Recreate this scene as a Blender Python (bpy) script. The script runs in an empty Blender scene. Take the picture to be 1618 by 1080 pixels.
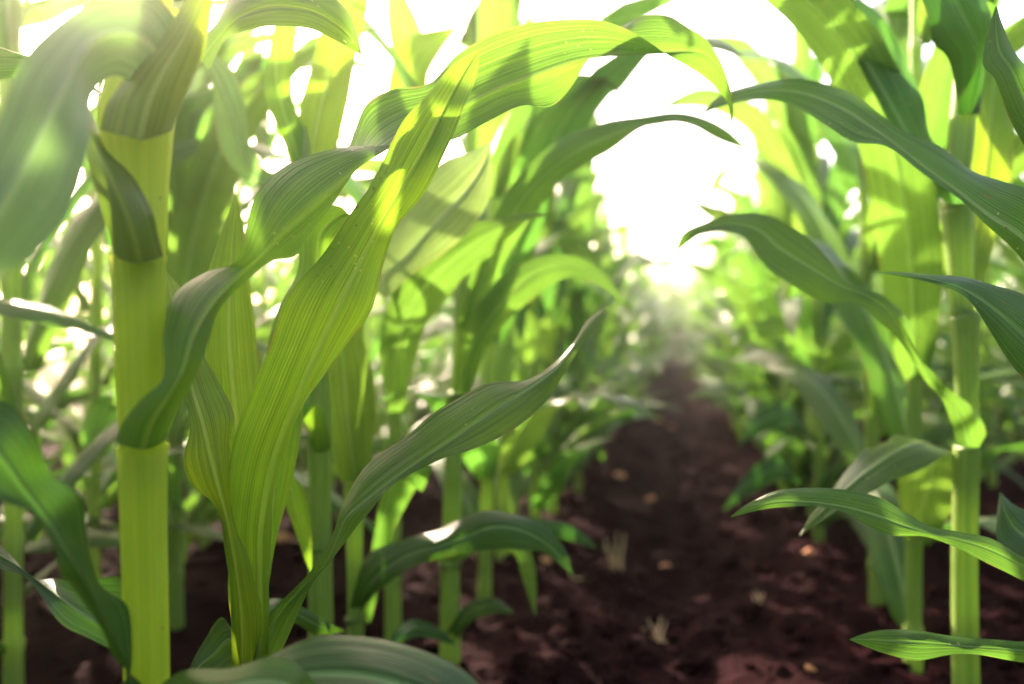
import bpy, math, random
import numpy as np
from mathutils import Vector, Matrix

# ---------------------------------------------------------------- camera, sky, sun
S = bpy.context.scene
COL = S.collection
YAW = math.radians(11.6)
CAM_H = 0.44
F = 1258.0                      # focal length in photo pixels (photo is 1618 wide)
cam_d = bpy.data.cameras.new('camera')
cam = bpy.data.objects.new('camera', cam_d); COL.objects.link(cam)
cam.location = (0, 0, CAM_H); cam.rotation_euler = (math.radians(90), 0, YAW)
cam_d.lens = 36.0 * F / 1618.0; cam_d.sensor_width = 36.0
cam_d.clip_start = 0.02; cam_d.clip_end = 3000
cam_d.dof.use_dof = True; cam_d.dof.focus_distance = 0.54; cam_d.dof.aperture_fstop = 3.0
S.camera = cam

SUN_AZ = math.radians(40)       # to the left of the row direction (+Y)
SUN_EL = math.radians(30)
sun_vec = Vector((-math.sin(SUN_AZ) * math.cos(SUN_EL), math.cos(SUN_AZ) * math.cos(SUN_EL), math.sin(SUN_EL)))
w = bpy.data.worlds.new('World'); S.world = w; w.use_nodes = True
nt = w.node_tree
bg = nt.nodes['Background']
sky = nt.nodes.new('ShaderNodeTexSky'); sky.sky_type = 'NISHITA'; sky.sun_disc = False
sky.sun_elevation = SUN_EL; sky.sun_rotation = -SUN_AZ
sky.air_density = 1.0; sky.dust_density = 4.0; sky.ozone_density = 0.6
nt.links.new(sky.outputs[0], bg.inputs[0]); bg.inputs[1].default_value = 0.15
sl = bpy.data.lights.new('sun', 'SUN'); sl.energy = 3.7; sl.angle = math.radians(0.6); sl.color = (1.0, 0.93, 0.78)
so = bpy.data.objects.new('sun', sl); COL.objects.link(so); so.location = (-5, 6, 8)
so.rotation_euler = sun_vec.to_track_quat('Z', 'Y').to_euler()
S.view_settings.view_transform = 'Standard'; S.view_settings.look = 'None'
S.view_settings.exposure = 2.85
S.view_settings.use_white_balance = True; S.view_settings.white_balance_temperature = 7600; S.view_settings.white_balance_tint = 20; S.view_settings.gamma = 1.0
S.cycles.max_bounces = 10; S.cycles.diffuse_bounces = 5; S.cycles.transmission_bounces = 6; S.cycles.glossy_bounces = 3
S.cycles.use_denoising = True
S.cycles.caustics_reflective = False; S.cycles.caustics_refractive = False
S.cycles.sample_clamp_indirect = 6.0

CF = Vector((-math.sin(YAW), math.cos(YAW), 0)); CR = Vector((math.cos(YAW), math.sin(YAW), 0))
def at(px, py, d):
    """photo pixel + distance -> world point"""
    v = Vector((0, 0, CAM_H)) + CF * d + CR * ((px - 809) / F * d)
    v.z += (540 - py) / F * d
    return np.array(v)

# ---------------------------------------------------------------- materials
def nodes_of(name):
    m = bpy.data.materials.new(name); m.use_nodes = True
    n = m.node_tree; n.nodes.clear()
    return m, n, n.nodes, n.links
def mth(n, op, a, b=None, c=None, clamp=False):
    q = n.nodes.new('ShaderNodeMath'); q.operation = op; q.use_clamp = clamp
    for i, v in enumerate((a, b, c)):
        if v is None: continue
        if isinstance(v, (int, float)): q.inputs[i].default_value = v
        else: n.links.new(v, q.inputs[i])
    return q.outputs[0]
def mixc(n, f, a, b, mode='MIX'):
    q = n.nodes.new('ShaderNodeMix'); q.data_type = 'RGBA'; q.blend_type = mode
    for i, v in ((0, f), (6, a), (7, b)):
        if isinstance(v, (int, float)): q.inputs[i].default_value = v
        elif isinstance(v, tuple): q.inputs[i].default_value = (*v, 1)
        else: n.links.new(v, q.inputs[i])
    return q.outputs[2]
def noise(n, vec, scale, detail=3, rough=.5):
    q = n.nodes.new('ShaderNodeTexNoise'); q.inputs['Scale'].default_value = scale
    q.inputs['Detail'].default_value = detail; q.inputs['Roughness'].default_value = rough
    if vec is not None: n.links.new(vec, q.inputs['Vector'])
    return q.outputs[0]
def ramp(n, f, stops):
    q = n.nodes.new('ShaderNodeMapRange'); q.inputs[1].default_value = stops[0]; q.inputs[2].default_value = stops[1]
    n.links.new(f, q.inputs[0]); return q.outputs[0]

def leaf_material(name, dark, light, trans, tw=.5, rough=.42, rib=(.30, .42, .16)):
    m, n, N, L = nodes_of(name)
    out = N.new('ShaderNodeOutputMaterial')
    uv = N.new('ShaderNodeUVMap'); uv.uv_map = 'UVMap'
    sep = N.new('ShaderNodeSeparateXYZ'); L.new(uv.outputs[0], sep.inputs[0])
    u, v = sep.outputs[0], sep.outputs[1]
    oi = N.new('ShaderNodeObjectInfo'); rnd = oi.outputs['Random']
    # vein coordinate: fine across the blade, very long along it
    cx = N.new('ShaderNodeCombineXYZ')
    L.new(mth(n, 'MULTIPLY', u, 46.0), cx.inputs[0]); L.new(mth(n, 'MULTIPLY', v, 3.0), cx.inputs[1]); L.new(mth(n, 'MULTIPLY', rnd, 9.0), cx.inputs[2])
    veins = noise(n, cx.outputs[0], 1.0, 2, .6)
    cx2 = N.new('ShaderNodeCombineXYZ')
    L.new(mth(n, 'MULTIPLY', u, 17.0), cx2.inputs[0]); L.new(mth(n, 'MULTIPLY', v, 2.2), cx2.inputs[1]); L.new(mth(n, 'MULTIPLY', rnd, 31.0), cx2.inputs[2])
    broad = noise(n, cx2.outputs[0], 1.0, 3, .55)
    lines = mth(n, 'SINE', mth(n, 'ADD', mth(n, 'MULTIPLY', u, 190.0), mth(n, 'MULTIPLY', broad, 16.0)))
    stripe = mth(n, 'POWER', mth(n, 'MULTIPLY_ADD', lines, .5, .5), 3.0)
    geo = N.new('ShaderNodeNewGeometry')
    patch = noise(n, geo.outputs['Position'], 14.0, 3, .6)
    f = mth(n, 'ADD', mth(n, 'MULTIPLY', veins, .55), mth(n, 'MULTIPLY', broad, .45))
    f = ramp(n, f, (.40, .60))
    col = mixc(n, f, dark, light)
    col = mixc(n, mth(n, 'MULTIPLY', stripe, .28), col, rib)
    # leaf to leaf variation, and yellowing in patches
    hsv = N.new('ShaderNodeHueSaturation'); L.new(col, hsv.inputs['Color'])
    L.new(mth(n, 'MULTIPLY_ADD', rnd, .035, .482), hsv.inputs['Hue'])
    L.new(mth(n, 'MULTIPLY_ADD', patch, .7, .65), hsv.inputs['Value'])
    hsv.inputs['Saturation'].default_value = 1.0
    col = hsv.outputs[0]
    du = mth(n, 'ABSOLUTE', mth(n, 'SUBTRACT', u, .5))
    ribm = mth(n, 'SUBTRACT', 1.0, ramp(n, du, (.022, .055)))
    ribm = mth(n, 'MULTIPLY', ribm, .85)
    col = mixc(n, ribm, col, rib)
    # tiny pale and brown specks
    vor = N.new('ShaderNodeTexVoronoi'); vor.inputs['Scale'].default_value = 330
    L.new(geo.outputs['Position'], vor.inputs['Vector'])
    wn = N.new('ShaderNodeSeparateColor'); L.new(vor.outputs['Color'], wn.inputs[0])
    clus = ramp(n, noise(n, geo.outputs['Position'], 9.0, 2, .5), (.52, .66))
    spot = mth(n, 'MULTIPLY', mth(n, 'MULTIPLY', mth(n, 'LESS_THAN', vor.outputs['Distance'], .30), mth(n, 'GREATER_THAN', wn.outputs[0], .90)), clus)
    spotc = mixc(n, mth(n, 'GREATER_THAN', wn.outputs[1], .45), (.10, .05, .015), (.45, .50, .18))
    col = mixc(n, mth(n, 'MULTIPLY', spot, .8), col, spotc)
    # dry brown nicks along the margin and short scars along the veins
    geo_n = noise(n, geo.outputs['Position'], 38.0, 4, .7)
    edge = mth(n, 'MULTIPLY', ramp(n, du, (.470, .497)), ramp(n, geo_n, (.50, .60)))
    cx4 = N.new('ShaderNodeCombineXYZ')
    L.new(mth(n, 'MULTIPLY', u, 16.0), cx4.inputs[0]); L.new(mth(n, 'MULTIPLY', v, 42.0), cx4.inputs[1]); L.new(mth(n, 'MULTIPLY', rnd, 5.0), cx4.inputs[2])
    v4 = N.new('ShaderNodeTexVoronoi'); v4.inputs['Scale'].default_value = 1.0; L.new(cx4.outputs[0], v4.inputs['Vector'])
    w4 = N.new('ShaderNodeSeparateColor'); L.new(v4.outputs['Color'], w4.inputs[0])
    scar = mth(n, 'MULTIPLY', mth(n, 'LESS_THAN', mth(n, 'ADD', v4.outputs['Distance'], mth(n, 'MULTIPLY', geo_n, .25)), .30), mth(n, 'GREATER_THAN', w4.outputs[0], .975))
    dry = mth(n, 'MULTIPLY', mth(n, 'MAXIMUM', edge, scar), .85)
    col = mixc(n, dry, col, (.20, .12, .045))
    tcol = mixc(n, f, tuple(c * .68 for c in trans), trans)
    tcol = mixc(n, mth(n, 'MULTIPLY', stripe, .35), tcol, tuple(min(1, c * 1.35) for c in trans))
    tcol = mixc(n, mth(n, 'MULTIPLY', ribm, .5), tcol, (trans[0] * .75, trans[1] * .75, trans[2] * 1.1))
    h2 = N.new('ShaderNodeHueSaturation'); L.new(tcol, h2.inputs['Color'])
    L.new(mth(n, 'MULTIPLY_ADD', rnd, .04, .48), h2.inputs['Hue']); L.new(mth(n, 'MULTIPLY_ADD', patch, .6, .7), h2.inputs['Value'])
    tcol = mixc(n, mth(n, 'MULTIPLY', spot, .8), h2.outputs[0], spotc)
    tcol = mixc(n, dry, tcol, (.30, .18, .05))
    bump = N.new('ShaderNodeBump'); bump.inputs['Strength'].default_value = .5; bump.inputs['Distance'].default_value = .0014
    hgt = mth(n, 'ADD', mth(n, 'ADD', mth(n, 'MULTIPLY', veins, .8), mth(n, 'MULTIPLY', broad, 1.2)), mth(n, 'ADD', mth(n, 'MULTIPLY', stripe, .5), mth(n, 'MULTIPLY', ribm, -.8)))
    L.new(hgt, bump.inputs['Height'])
    p = N.new('ShaderNodeBsdfPrincipled'); L.new(col, p.inputs['Base Color'])
    L.new(mth(n, 'MULTIPLY_ADD', broad, .25, rough - .12), p.inputs['Roughness'])
    p.inputs['Specular IOR Level'].default_value = .36
    L.new(bump.outputs[0], p.inputs['Normal'])
    t = N.new('ShaderNodeBsdfTranslucent'); L.new(tcol, t.inputs['Color']); L.new(bump.outputs[0], t.inputs['Normal'])
    mx = N.new('ShaderNodeMixShader'); mx.inputs[0].default_value = tw
    L.new(p.outputs[0], mx.inputs[1]); L.new(t.outputs[0], mx.inputs[2]); L.new(mx.outputs[0], out.inputs[0])
    return m

def stalk_material(name, a, b, trans, streak=.55, tw=.5):
    m, n, N, L = nodes_of(name)
    out = N.new('ShaderNodeOutputMaterial')
    uv = N.new('ShaderNodeUVMap'); uv.uv_map = 'UVMap'
    sep = N.new('ShaderNodeSeparateXYZ'); L.new(uv.outputs[0], sep.inputs[0])
    oi = N.new('ShaderNodeObjectInfo')
    cx = N.new('ShaderNodeCombineXYZ')
    L.new(mth(n, 'MULTIPLY', sep.outputs[0], 60.0), cx.inputs[0]); L.new(mth(n, 'MULTIPLY', sep.outputs[1], 4.0), cx.inputs[1]); L.new(mth(n, 'MULTIPLY', oi.outputs['Random'], 7.0), cx.inputs[2])
    st = noise(n, cx.outputs[0], 1.0, 2, .6)
    geo = N.new('ShaderNodeNewGeometry')
    pt = noise(n, geo.outputs['Position'], 22.0, 3, .55)
    f = ramp(n, mth(n, 'ADD', mth(n, 'MULTIPLY', st, .5), mth(n, 'MULTIPLY', pt, .5)), (.35, .65))
    col = mixc(n, f, a, b)
    vor = N.new('ShaderNodeTexVoronoi'); vor.inputs['Scale'].default_value = 260; L.new(geo.outputs['Position'], vor.inputs['Vector'])
    wn = N.new('ShaderNodeSeparateColor'); L.new(vor.outputs['Color'], wn.inputs[0])
    spot = mth(n, 'MULTIPLY', mth(n, 'LESS_THAN', vor.outputs['Distance'], .3), mth(n, 'GREATER_THAN', wn.outputs[0], .985))
    col = mixc(n, mth(n, 'MULTIPLY', spot, .8), col, (.12, .05, .02))
    bump = N.new('ShaderNodeBump'); bump.inputs['Strength'].default_value = .6; bump.inputs['Distance'].default_value = .001
    L.new(st, bump.inputs['Height'])
    p = N.new('ShaderNodeBsdfPrincipled'); L.new(col, p.inputs['Base Color']); p.inputs['Roughness'].default_value = .42
    L.new(bump.outputs[0], p.inputs['Normal'])
    cx3 = N.new('ShaderNodeCombineXYZ')
    L.new(mth(n, 'MULTIPLY', sep.outputs[0], 22.0), cx3.inputs[0]); L.new(mth(n, 'MULTIPLY', sep.outputs[1], 1.5), cx3.inputs[1]); L.new(oi.outputs['Random'], cx3.inputs[2])
    f3 = ramp(n, noise(n, cx3.outputs[0], 1.0, 3, .6), (.36, .64))
    t = N.new('ShaderNodeBsdfTranslucent'); L.new(mixc(n, f3, (trans[0] * streak, trans[1] * (streak + .1), trans[2] * .6), trans), t.inputs['Color'])
    L.new(bump.outputs[0], t.inputs['Normal'])
    mx = N.new('ShaderNodeMixShader'); mx.inputs[0].default_value = tw
    L.new(p.outputs[0], mx.inputs[1]); L.new(t.outputs[0], mx.inputs[2]); L.new(mx.outputs[0], out.inputs[0])
    return m

def soil_material():
    m, n, N, L = nodes_of('soil')
    out = N.new('ShaderNodeOutputMaterial'); geo = N.new('ShaderNodeNewGeometry')
    P = geo.outputs['Position']
    a = noise(n, P, 7.0, 6, .65); b = noise(n, P, 60.0, 5, .7); c = noise(n, P, 1.3, 3, .5)
    f = ramp(n, mth(n, 'ADD', mth(n, 'MULTIPLY', a, .5), mth(n, 'MULTIPLY', b, .5)), (.36, .66))
    col = mixc(n, f, (.0054, .0006, .0013), (.0190, .0031, .0050))
    col = mixc(n, mth(n, 'MULTIPLY', ramp(n, c, (.45, .7)), .35), col, (.020, .0048, .0066))
    vor = N.new('ShaderNodeTexVoronoi'); vor.inputs['Scale'].default_value = 55; L.new(P, vor.inputs['Vector'])
    bump = N.new('ShaderNodeBump'); bump.inputs['Strength'].default_value = .9; bump.inputs['Distance'].default_value = .012
    L.new(mth(n, 'ADD', mth(n, 'MULTIPLY', vor.outputs['Distance'], -.6), mth(n, 'MULTIPLY', b, 1.0)), bump.inputs['Height'])
    p = N.new('ShaderNodeBsdfPrincipled'); L.new(col, p.inputs['Base Color']); p.inputs['Roughness'].default_value = .9
    p.inputs['Specular IOR Level'].default_value = .03
    L.new(bump.outputs[0], p.inputs['Normal']); L.new(p.outputs[0], out.inputs[0])
    return m

def plain_material(name, c1, c2, rough=.8, scale=40):
    m, n, N, L = nodes_of(name)
    out = N.new('ShaderNodeOutputMaterial'); tc = N.new('ShaderNodeTexCoord')
    f = noise(n, tc.outputs['Object'], scale, 4, .6)
    p = N.new('ShaderNodeBsdfPrincipled'); L.new(mixc(n, ramp(n, f, (.35, .65)), c1, c2), p.inputs['Base Color'])
    p.inputs['Roughness'].default_value = rough
    bump = N.new('ShaderNodeBump'); bump.inputs['Strength'].default_value = .5; bump.inputs['Distance'].default_value = .003
    L.new(f, bump.inputs['Height']); L.new(bump.outputs[0], p.inputs['Normal']); L.new(p.outputs[0], out.inputs[0])
    return m

M_LEAF = leaf_material('corn_leaf', (.014, .078, .004), (.048, .160, .010), (.12, .30, .035), tw=.46, rough=.31)
M_YOUNG = leaf_material('young_corn_leaf', (.045, .165, .005), (.13, .30, .014), (.25, .45, .030), tw=.52, rough=.36, rib=(.45, .55, .15))
M_OLIVE = leaf_material('sun_tinted_corn_leaf', (.028, .092, .004), (.080, .175, .010), (.17, .33, .030), tw=.50, rough=.38, rib=(.40, .46, .10))  # olive copy of the leaf; warm sun and flare tint painted into the colour
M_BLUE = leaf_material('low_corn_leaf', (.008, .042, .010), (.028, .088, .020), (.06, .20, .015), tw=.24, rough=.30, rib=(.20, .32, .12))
M_FLAREWASH = leaf_material('flare_washed_corn_leaf', (.075, .16, .050), (.14, .25, .085), (.24, .42, .10), tw=.46, rough=.32, rib=(.44, .52, .30))  # lighter leaf copy; lens flare wash and sheen are put into the colour
M_STALK = stalk_material('corn_stalk', (.20, .33, .080), (.32, .44, .12), (.44, .60, .17))
M_STALKY = stalk_material('flare_warmed_corn_stalk', (.58, .64, .085), (.68, .72, .14), (.86, .92, .22), .80, .60)  # yellow-green stalk, with flare warmth and backlight painted into its colour
M_SOIL = soil_material()
M_CLOD = M_SOIL
M_BRICK = plain_material('terracotta_stone', (.50, .16, .07), (.78, .36, .20), .8, 60)  # reddish stone, brightened: the sunlight on it is part of the colour
M_STRAW = plain_material('dry_straw', (.55, .30, .17), (.80, .54, .36), .7, 80)

# ---------------------------------------------------------------- mesh helpers
def mesh_from(name, V, Fc, UV, mats, mi=None, smooth=True):
    me = bpy.data.meshes.new(name)
    V = np.asarray(V, dtype=np.float32).reshape(-1, 3); Fc = np.asarray(Fc, dtype=np.int32).reshape(-1, 4)
    me.vertices.add(len(V)); me.vertices.foreach_set('co', V.ravel())
    me.loops.add(Fc.size); me.loops.foreach_set('vertex_index', Fc.ravel())
    me.polygons.add(len(Fc)); me.polygons.foreach_set('loop_start', np.arange(0, Fc.size, 4, dtype=np.int32))
    me.polygons.foreach_set('loop_total', np.full(len(Fc), 4, dtype=np.int32))
    if smooth: me.polygons.foreach_set('use_smooth', np.ones(len(Fc), dtype=bool))
    for m in mats: me.materials.append(m)
    if mi is not None: me.polygons.foreach_set('material_index', np.asarray(mi, dtype=np.int32))
    if UV is not None:
        l = me.uv_layers.new(name='UVMap')
        l.data.foreach_set('uv', np.asarray(UV, dtype=np.float32)[Fc.ravel()].ravel())
    me.update(calc_edges=True); me.validate()
    return me
def link(name, me, parent=None):
    o = bpy.data.objects.new(name, me); COL.objects.link(o)
    if parent is not None:
        o.parent = parent
    return o
def grid_faces(nr, nc, off=0):
    i = np.arange(nr - 1)[:, None]; j = np.arange(nc - 1)[None, :]
    a = (i * nc + j).ravel()
    return np.stack([a, a + 1, a + nc + 1, a + nc], 1) + off
class Bag:
    """collects grids into one mesh"""
    def __init__(s): s.V = []; s.F = []; s.U = []; s.M = []; s.n = 0
    def add(s, V, Fc, U, mi=0):
        s.V.append(V); s.F.append(Fc + s.n); s.U.append(U); s.M.append(np.full(len(Fc), mi)); s.n += len(V)
    def mesh(s, name, mats, smooth=True):
        return mesh_from(name, np.concatenate(s.V), np.concatenate(s.F), np.concatenate(s.U), mats, np.concatenate(s.M), smooth)
def catmull(P, sub):
    P = np.asarray(P, float); n = len(P)
    Q = np.vstack([2 * P[0] - P[1], P, 2 * P[-1] - P[-2]])
    out = []
    for i in range(n - 1):
        p0, p1, p2, p3 = Q[i:i + 4]
        for k in range(sub):
            t = k / sub
            out.append(.5 * (2 * p1 + (p2 - p0) * t + (2 * p0 - 5 * p1 + 4 * p2 - p3) * t * t + (3 * p1 - p0 - 3 * p2 + p3) * t ** 3))
    out.append(P[-1]); return np.array(out)
def norm(a):
    return a / np.maximum(np.linalg.norm(a, axis=-1, keepdims=True), 1e-9)
TCOL = np.array([-1, -.86, -.7, -.5, -.3, -.12, -.045, 0, .045, .12, .3, .5, .7, .86, 1])

def leaf_from_edges(Mp, Lp, Rp, rng, bow=.10, rip=.0022, T=TCOL, ribd=.0014):
    n = len(Mp)
    seg = np.r_[0, np.cumsum(np.linalg.norm(np.diff(Mp, axis=0), axis=1))]
    tang = norm(np.gradient(Mp, axis=0))
    across = norm(norm(Mp - Lp + 1e-7) + norm(Rp - Mp + 1e-7))
    nL = norm(np.cross(norm(Mp - Lp + 1e-9), tang)); nR = norm(np.cross(norm(Rp - Mp + 1e-9), tang))
    wl = np.linalg.norm(Lp - Mp, axis=1, keepdims=True); wr = np.linalg.norm(Rp - Mp, axis=1, keepdims=True)
    ph = rng.uniform(0, 6.28, 6); fr = rng.uniform(28, 60, 3)
    V = np.zeros((n, len(T), 3))
    endf = np.clip(np.minimum(seg, seg[-1] - seg) / .06, 0, 1)[:, None]
    for j, t in enumerate(T):
        a = abs(t)
        if t <= 0: p = Mp + (Lp - Mp) * a; nn = nL; ww = wl; q = 0
        else: p = Mp + (Rp - Mp) * a; nn = nR; ww = wr; q = 3
        r = np.sin(seg * fr[0] + ph[q])[:, None] * .6 + np.sin(seg * fr[1] * 2.1 + ph[q + 1])[:, None] * .4
        p = p + nn * (bow * ww * 4 * a * (1 - a) * .5)
        p = p + nn * r * (rip * 1.9) * a ** 2.2 * endf
        if a < .06: p = p - (nL + nR) * .5 * ribd * np.clip(ww / .02, 0, 1) * (1 - a / .08)
        V[:, j] = p
    U = np.stack(np.broadcast_arrays((T[None, :] + 1) / 2, seg[:, None]), -1)
    return V.reshape(-1, 3), grid_faces(n, len(T)), U.reshape(-1, 2)

def tube(pts, rad, seg=20, ell=1.0, bumps=None, v0=0):
    pts = np.asarray(pts, float); rad = np.asarray(rad, float)
    tg = norm(np.gradient(pts, axis=0)); ref = np.array([1., .2, 0])
    A = norm(np.cross(tg, ref)); B = np.cross(tg, A)
    th = np.linspace(0, 2 * math.pi, seg + 1)
    V = pts[:, None] + rad[:, None, None] * (np.cos(th)[None, :, None] * A[:, None] + ell * np.sin(th)[None, :, None] * B[:, None])
    sl_ = np.r_[0, np.cumsum(np.linalg.norm(np.diff(pts, axis=0), axis=1))] + v0
    U = np.stack(np.broadcast_arrays(np.linspace(0, 1, seg + 1)[None, :], sl_[:, None]), -1)
    return V.reshape(-1, 3), grid_faces(len(pts), seg + 1), U.reshape(-1, 2)

# ---------------------------------------------------------------- generic corn plant
def blade(rng, z0, az, length, W, th0, th1, twist, r0, n=26, T=TCOL, rip=.006, sheath=True, side=0.0, curve=1.5):
    """sheath + blade of one leaf in plant space; returns a list of (V,F,U)"""
    s = np.linspace(0, 1, n)
    th = th0 + (th1 - th0) * s ** curve
    ds = length / (n - 1)
    azs = az + side * s ** 1.3
    d = np.stack([np.sin(th) * np.cos(azs), np.sin(th) * np.sin(azs), np.cos(th)], 1)
    P = np.vstack([[0, 0, 0], np.cumsum((d[:-1] + d[1:]) / 2 * ds, axis=0)])
    P += np.array([math.cos(az) * r0 * .95, math.sin(az) * r0 * .95, z0])
    lat = norm(np.cross(d, np.stack([np.cos(azs + 1e-3) , np.sin(azs), 0 * azs + .0], 1) * 0 + np.array([0, 0, 1.0])) + 1e-9)
    lat = np.stack([-np.sin(azs), np.cos(azs), 0 * azs], 1)
    nor = norm(np.cross(lat, d))      # points up / inwards
    tw = twist * s ** 1.6 + .10 * np.sin(s * rng.uniform(4, 9) + rng.uniform(0, 6))
    lat2 = lat * np.cos(tw)[:, None] + nor * np.sin(tw)[:, None]
    nor2 = -lat * np.sin(tw)[:, None] + nor * np.cos(tw)[:, None]
    ww = W * .5 * np.minimum(1, .62 + 1.9 * s) * np.clip(1 - s ** 2.4, 0, 1) ** .8 + .0004
    ww[0] = max(ww[0], r0 * 1.7)
    phi = 1.75 * np.exp(-s / .035) + .50 * (1 - .3 * s)
    a = phi[:, None] * T[None, :]
    x = ww[:, None] * np.sin(a) / phi[:, None]; h = ww[:, None] * (1 - np.cos(a)) / phi[:, None]
    ph = rng.uniform(0, 6.28, 4); fr = rng.uniform(24, 46, 2)
    sg = s * length
    env = np.clip(s / .1, 0, 1) * np.clip((1 - s) / .12, 0, 1)
    rl = np.sin(sg * fr[0] + ph[0]) * .7 + np.sin(sg * fr[0] * 2.3 + ph[1]) * .3
    rr = np.sin(sg * fr[1] + ph[2]) * .7 + np.sin(sg * fr[1] * 2.1 + ph[3]) * .3
    R = np.where(T[None, :] < 0, rl[:, None], rr[:, None]) * rip * np.abs(T[None, :]) ** 2 * env[:, None]
    R = R - (np.abs(T)[None, :] < .06) * .0012
    V = P[:, None] + lat2[:, None] * x[..., None] + nor2[:, None] * (h + R)[..., None]
    U = np.stack(np.broadcast_arrays((T[None, :] + 1) / 2, sg[:, None]), -1)
    return V.reshape(-1, 3), grid_faces(n, len(T)), U.reshape(-1, 2)

T_MID = np.array([-1, -.8, -.5, -.2, -.05, 0, .05, .2, .5, .8, 1]); T_FAR = np.array([-1, -.5, 0, .5, 1])
def plant_geo(seed, res):
    """list of (kind, V, F, U) for a plant rooted at the origin, leaves alternate in the xz-plane"""
    rng = np.random.default_rng(seed)
    T, n, sg = ((TCOL, 26, 16), (T_MID, 20, 12), (T_FAR, 11, 6))[res]
    out = []
    H = rng.uniform(.98, 1.12)
    zs = np.cumsum(np.r_[rng.uniform(.05, .09), rng.uniform(.105, .15, 8)]); zs = zs * H / zs[-1]
    # stalk with sheaths
    lean = rng.normal(0, .02, 2)
    zz = []; rr = []
    z = -.05
    zz += [-.05, 0, .02]; rr += [.0135, .0135, .0128]
    for i, q in enumerate(zs):
        r = .0125 - .0045 * (q / H)
        zz += [q - .018, q - .006, q + .002, q + .006, q + .018]; rr += [r * .98, r * 1.07, r * 1.14, r * .93, r * .9]
    zz += [H + .06, H + .14]; rr += [.006, .002]
    pts = np.stack([lean[0] * np.array(zz), lean[1] * np.array(zz), zz], 1)
    out.append(('stalk',) + tube(pts, rr, sg))
    flip = rng.integers(2)
    for i, q in enumerate(zs):
        k = i / (len(zs) - 1)
        az = (math.pi if (i + flip) % 2 else 0) + rng.normal(0, .22)
        ln = (.42 + .42 * math.sin(math.pi * min(1, k * .95 + .18))) * rng.uniform(.86, 1.1)
        W = (.050 + .034 * math.sin(math.pi * min(1, k * .9 + .15))) * rng.uniform(.9, 1.1)
        th0 = rng.uniform(.35, .60) * (1 - .45 * k); th1 = rng.uniform(1.7, 2.75) * (1 - .35 * k)
        if i < 2: th0 += .25; ln *= .75
        r0 = .0125 - .0045 * k
        v, f, u = blade(rng, q, az, ln, W, th0, th1, rng.normal(0, .75), r0, n, T, side=rng.normal(0, .35), rip=rng.uniform(.004, .009), curve=rng.uniform(1.0, 1.7))
        v = v + np.array([lean[0] * q, lean[1] * q, 0])
        out.append(('leaf', v, f, u))
    if res >= 1:      # low leaves of the smaller plants further along the rows
        for i in range(5):
            v, f, u = blade(rng, rng.uniform(.04, .3), math.pi * (i % 2) + rng.normal(0, .45), rng.uniform(.3, .5), .075, rng.uniform(.4, .8), rng.uniform(1.4, 2.3), rng.normal(0, .5), .012, n, T, rip=.005)
            out.append(('leaf', v, f, u))
    for i in range(3):       # whorl
        v, f, u = blade(rng, H + .01, i * 2.2 + rng.uniform(0, 1), rng.uniform(.25, .4), .05, .08, rng.uniform(.3, .9), rng.normal(0, .4), .006, n, T, rip=.004)
        v = v + np.array([lean[0] * H, lean[1] * H, 0]); out.append(('leaf', v, f, u))
    return out

def empty(name, loc, label, cat, group=None):
    o = bpy.data.objects.new(name, None); COL.objects.link(o); o.location = loc; o.empty_display_size = .05
    o['label'] = label; o['category'] = cat
    if group: o['group'] = group
    return o
VAR = {}
def variant(seed, res):
    key = (seed, res)
    if key not in VAR:
        g = plant_geo(seed, res)
        if res < 2:
            VAR[key] = [(k, mesh_from(k, v, f, u, [M_STALK if k == 'stalk' else M_LEAF])) for k, v, f, u in g]
        else:
            b = Bag()
            for k, v, f, u in g: b.add(v, f, u, 0 if k == 'leaf' else 1)
            VAR[key] = b.mesh('corn_plant', [M_LEAF, M_STALK])
    return VAR[key]
def put_plant(x, y, rot, sc, seed, res, label, group):
    g = variant(seed, res)
    if res < 2:
        r = empty('corn_plant', (x, y, soil_h(x, y)), label, 'corn plant', group)
        r.rotation_euler = (0, 0, rot); r.scale = (sc, sc, sc)
        for k, me in g: link(k, me, r)
    else:
        r = link('corn_plant', g); r.location = (x, y, soil_h(x, y)); r.rotation_euler = (0, 0, rot); r.scale = (sc, sc, sc)
        r['label'] = label; r['category'] = 'corn plant'; r['group'] = group
    return r

# ---------------------------------------------------------------- soil
rg = np.random.default_rng(5)
LAT = rg.random((256, 256))
def vnoise(x, y):
    xi = np.floor(x).astype(int); yi = np.floor(y).astype(int); fx = x - xi; fy = y - yi
    fx = fx * fx * (3 - 2 * fx); fy = fy * fy * (3 - 2 * fy)
    g = lambda a, b: LAT[a % 256, b % 256]
    return (g(xi, yi) * (1 - fx) + g(xi + 1, yi) * fx) * (1 - fy) + (g(xi, yi + 1) * (1 - fx) + g(xi + 1, yi + 1) * fx) * fy
ROW = .64
def soil_h(x, y):
    x = np.asarray(x, float); y = np.asarray(y, float)
    near = np.exp(-(np.maximum(0, np.hypot(x, y) - 8) / 10) ** 2)
    h = .018 * -np.cos(2 * math.pi * x / ROW) * near
    n1 = vnoise(x * 9 + 3, y * 9); n2 = vnoise(x * 24, y * 24 + 9); n3 = vnoise(x * 55 + 40, y * 55)
    h = h + ((n1 - .5) * .030 + np.maximum(0, n2 - .45) ** 1.2 * .036 + (n3 - .5) * .010) * near
    h = h + (vnoise(x * .8, y * .8 + 30) - .5) * .03 * near
    r = h - .01
    return float(r) if r.ndim == 0 else r
def axis(lo, hi, step, far):
    a = list(np.arange(lo, hi + 1e-6, step)); s = step
    x = hi
    while x < far: s *= 1.22; x += s; a.append(x)
    x = lo; s = step
    while x > -far: s *= 1.22; x -= s; a.insert(0, x)
    return np.array(a)
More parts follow.
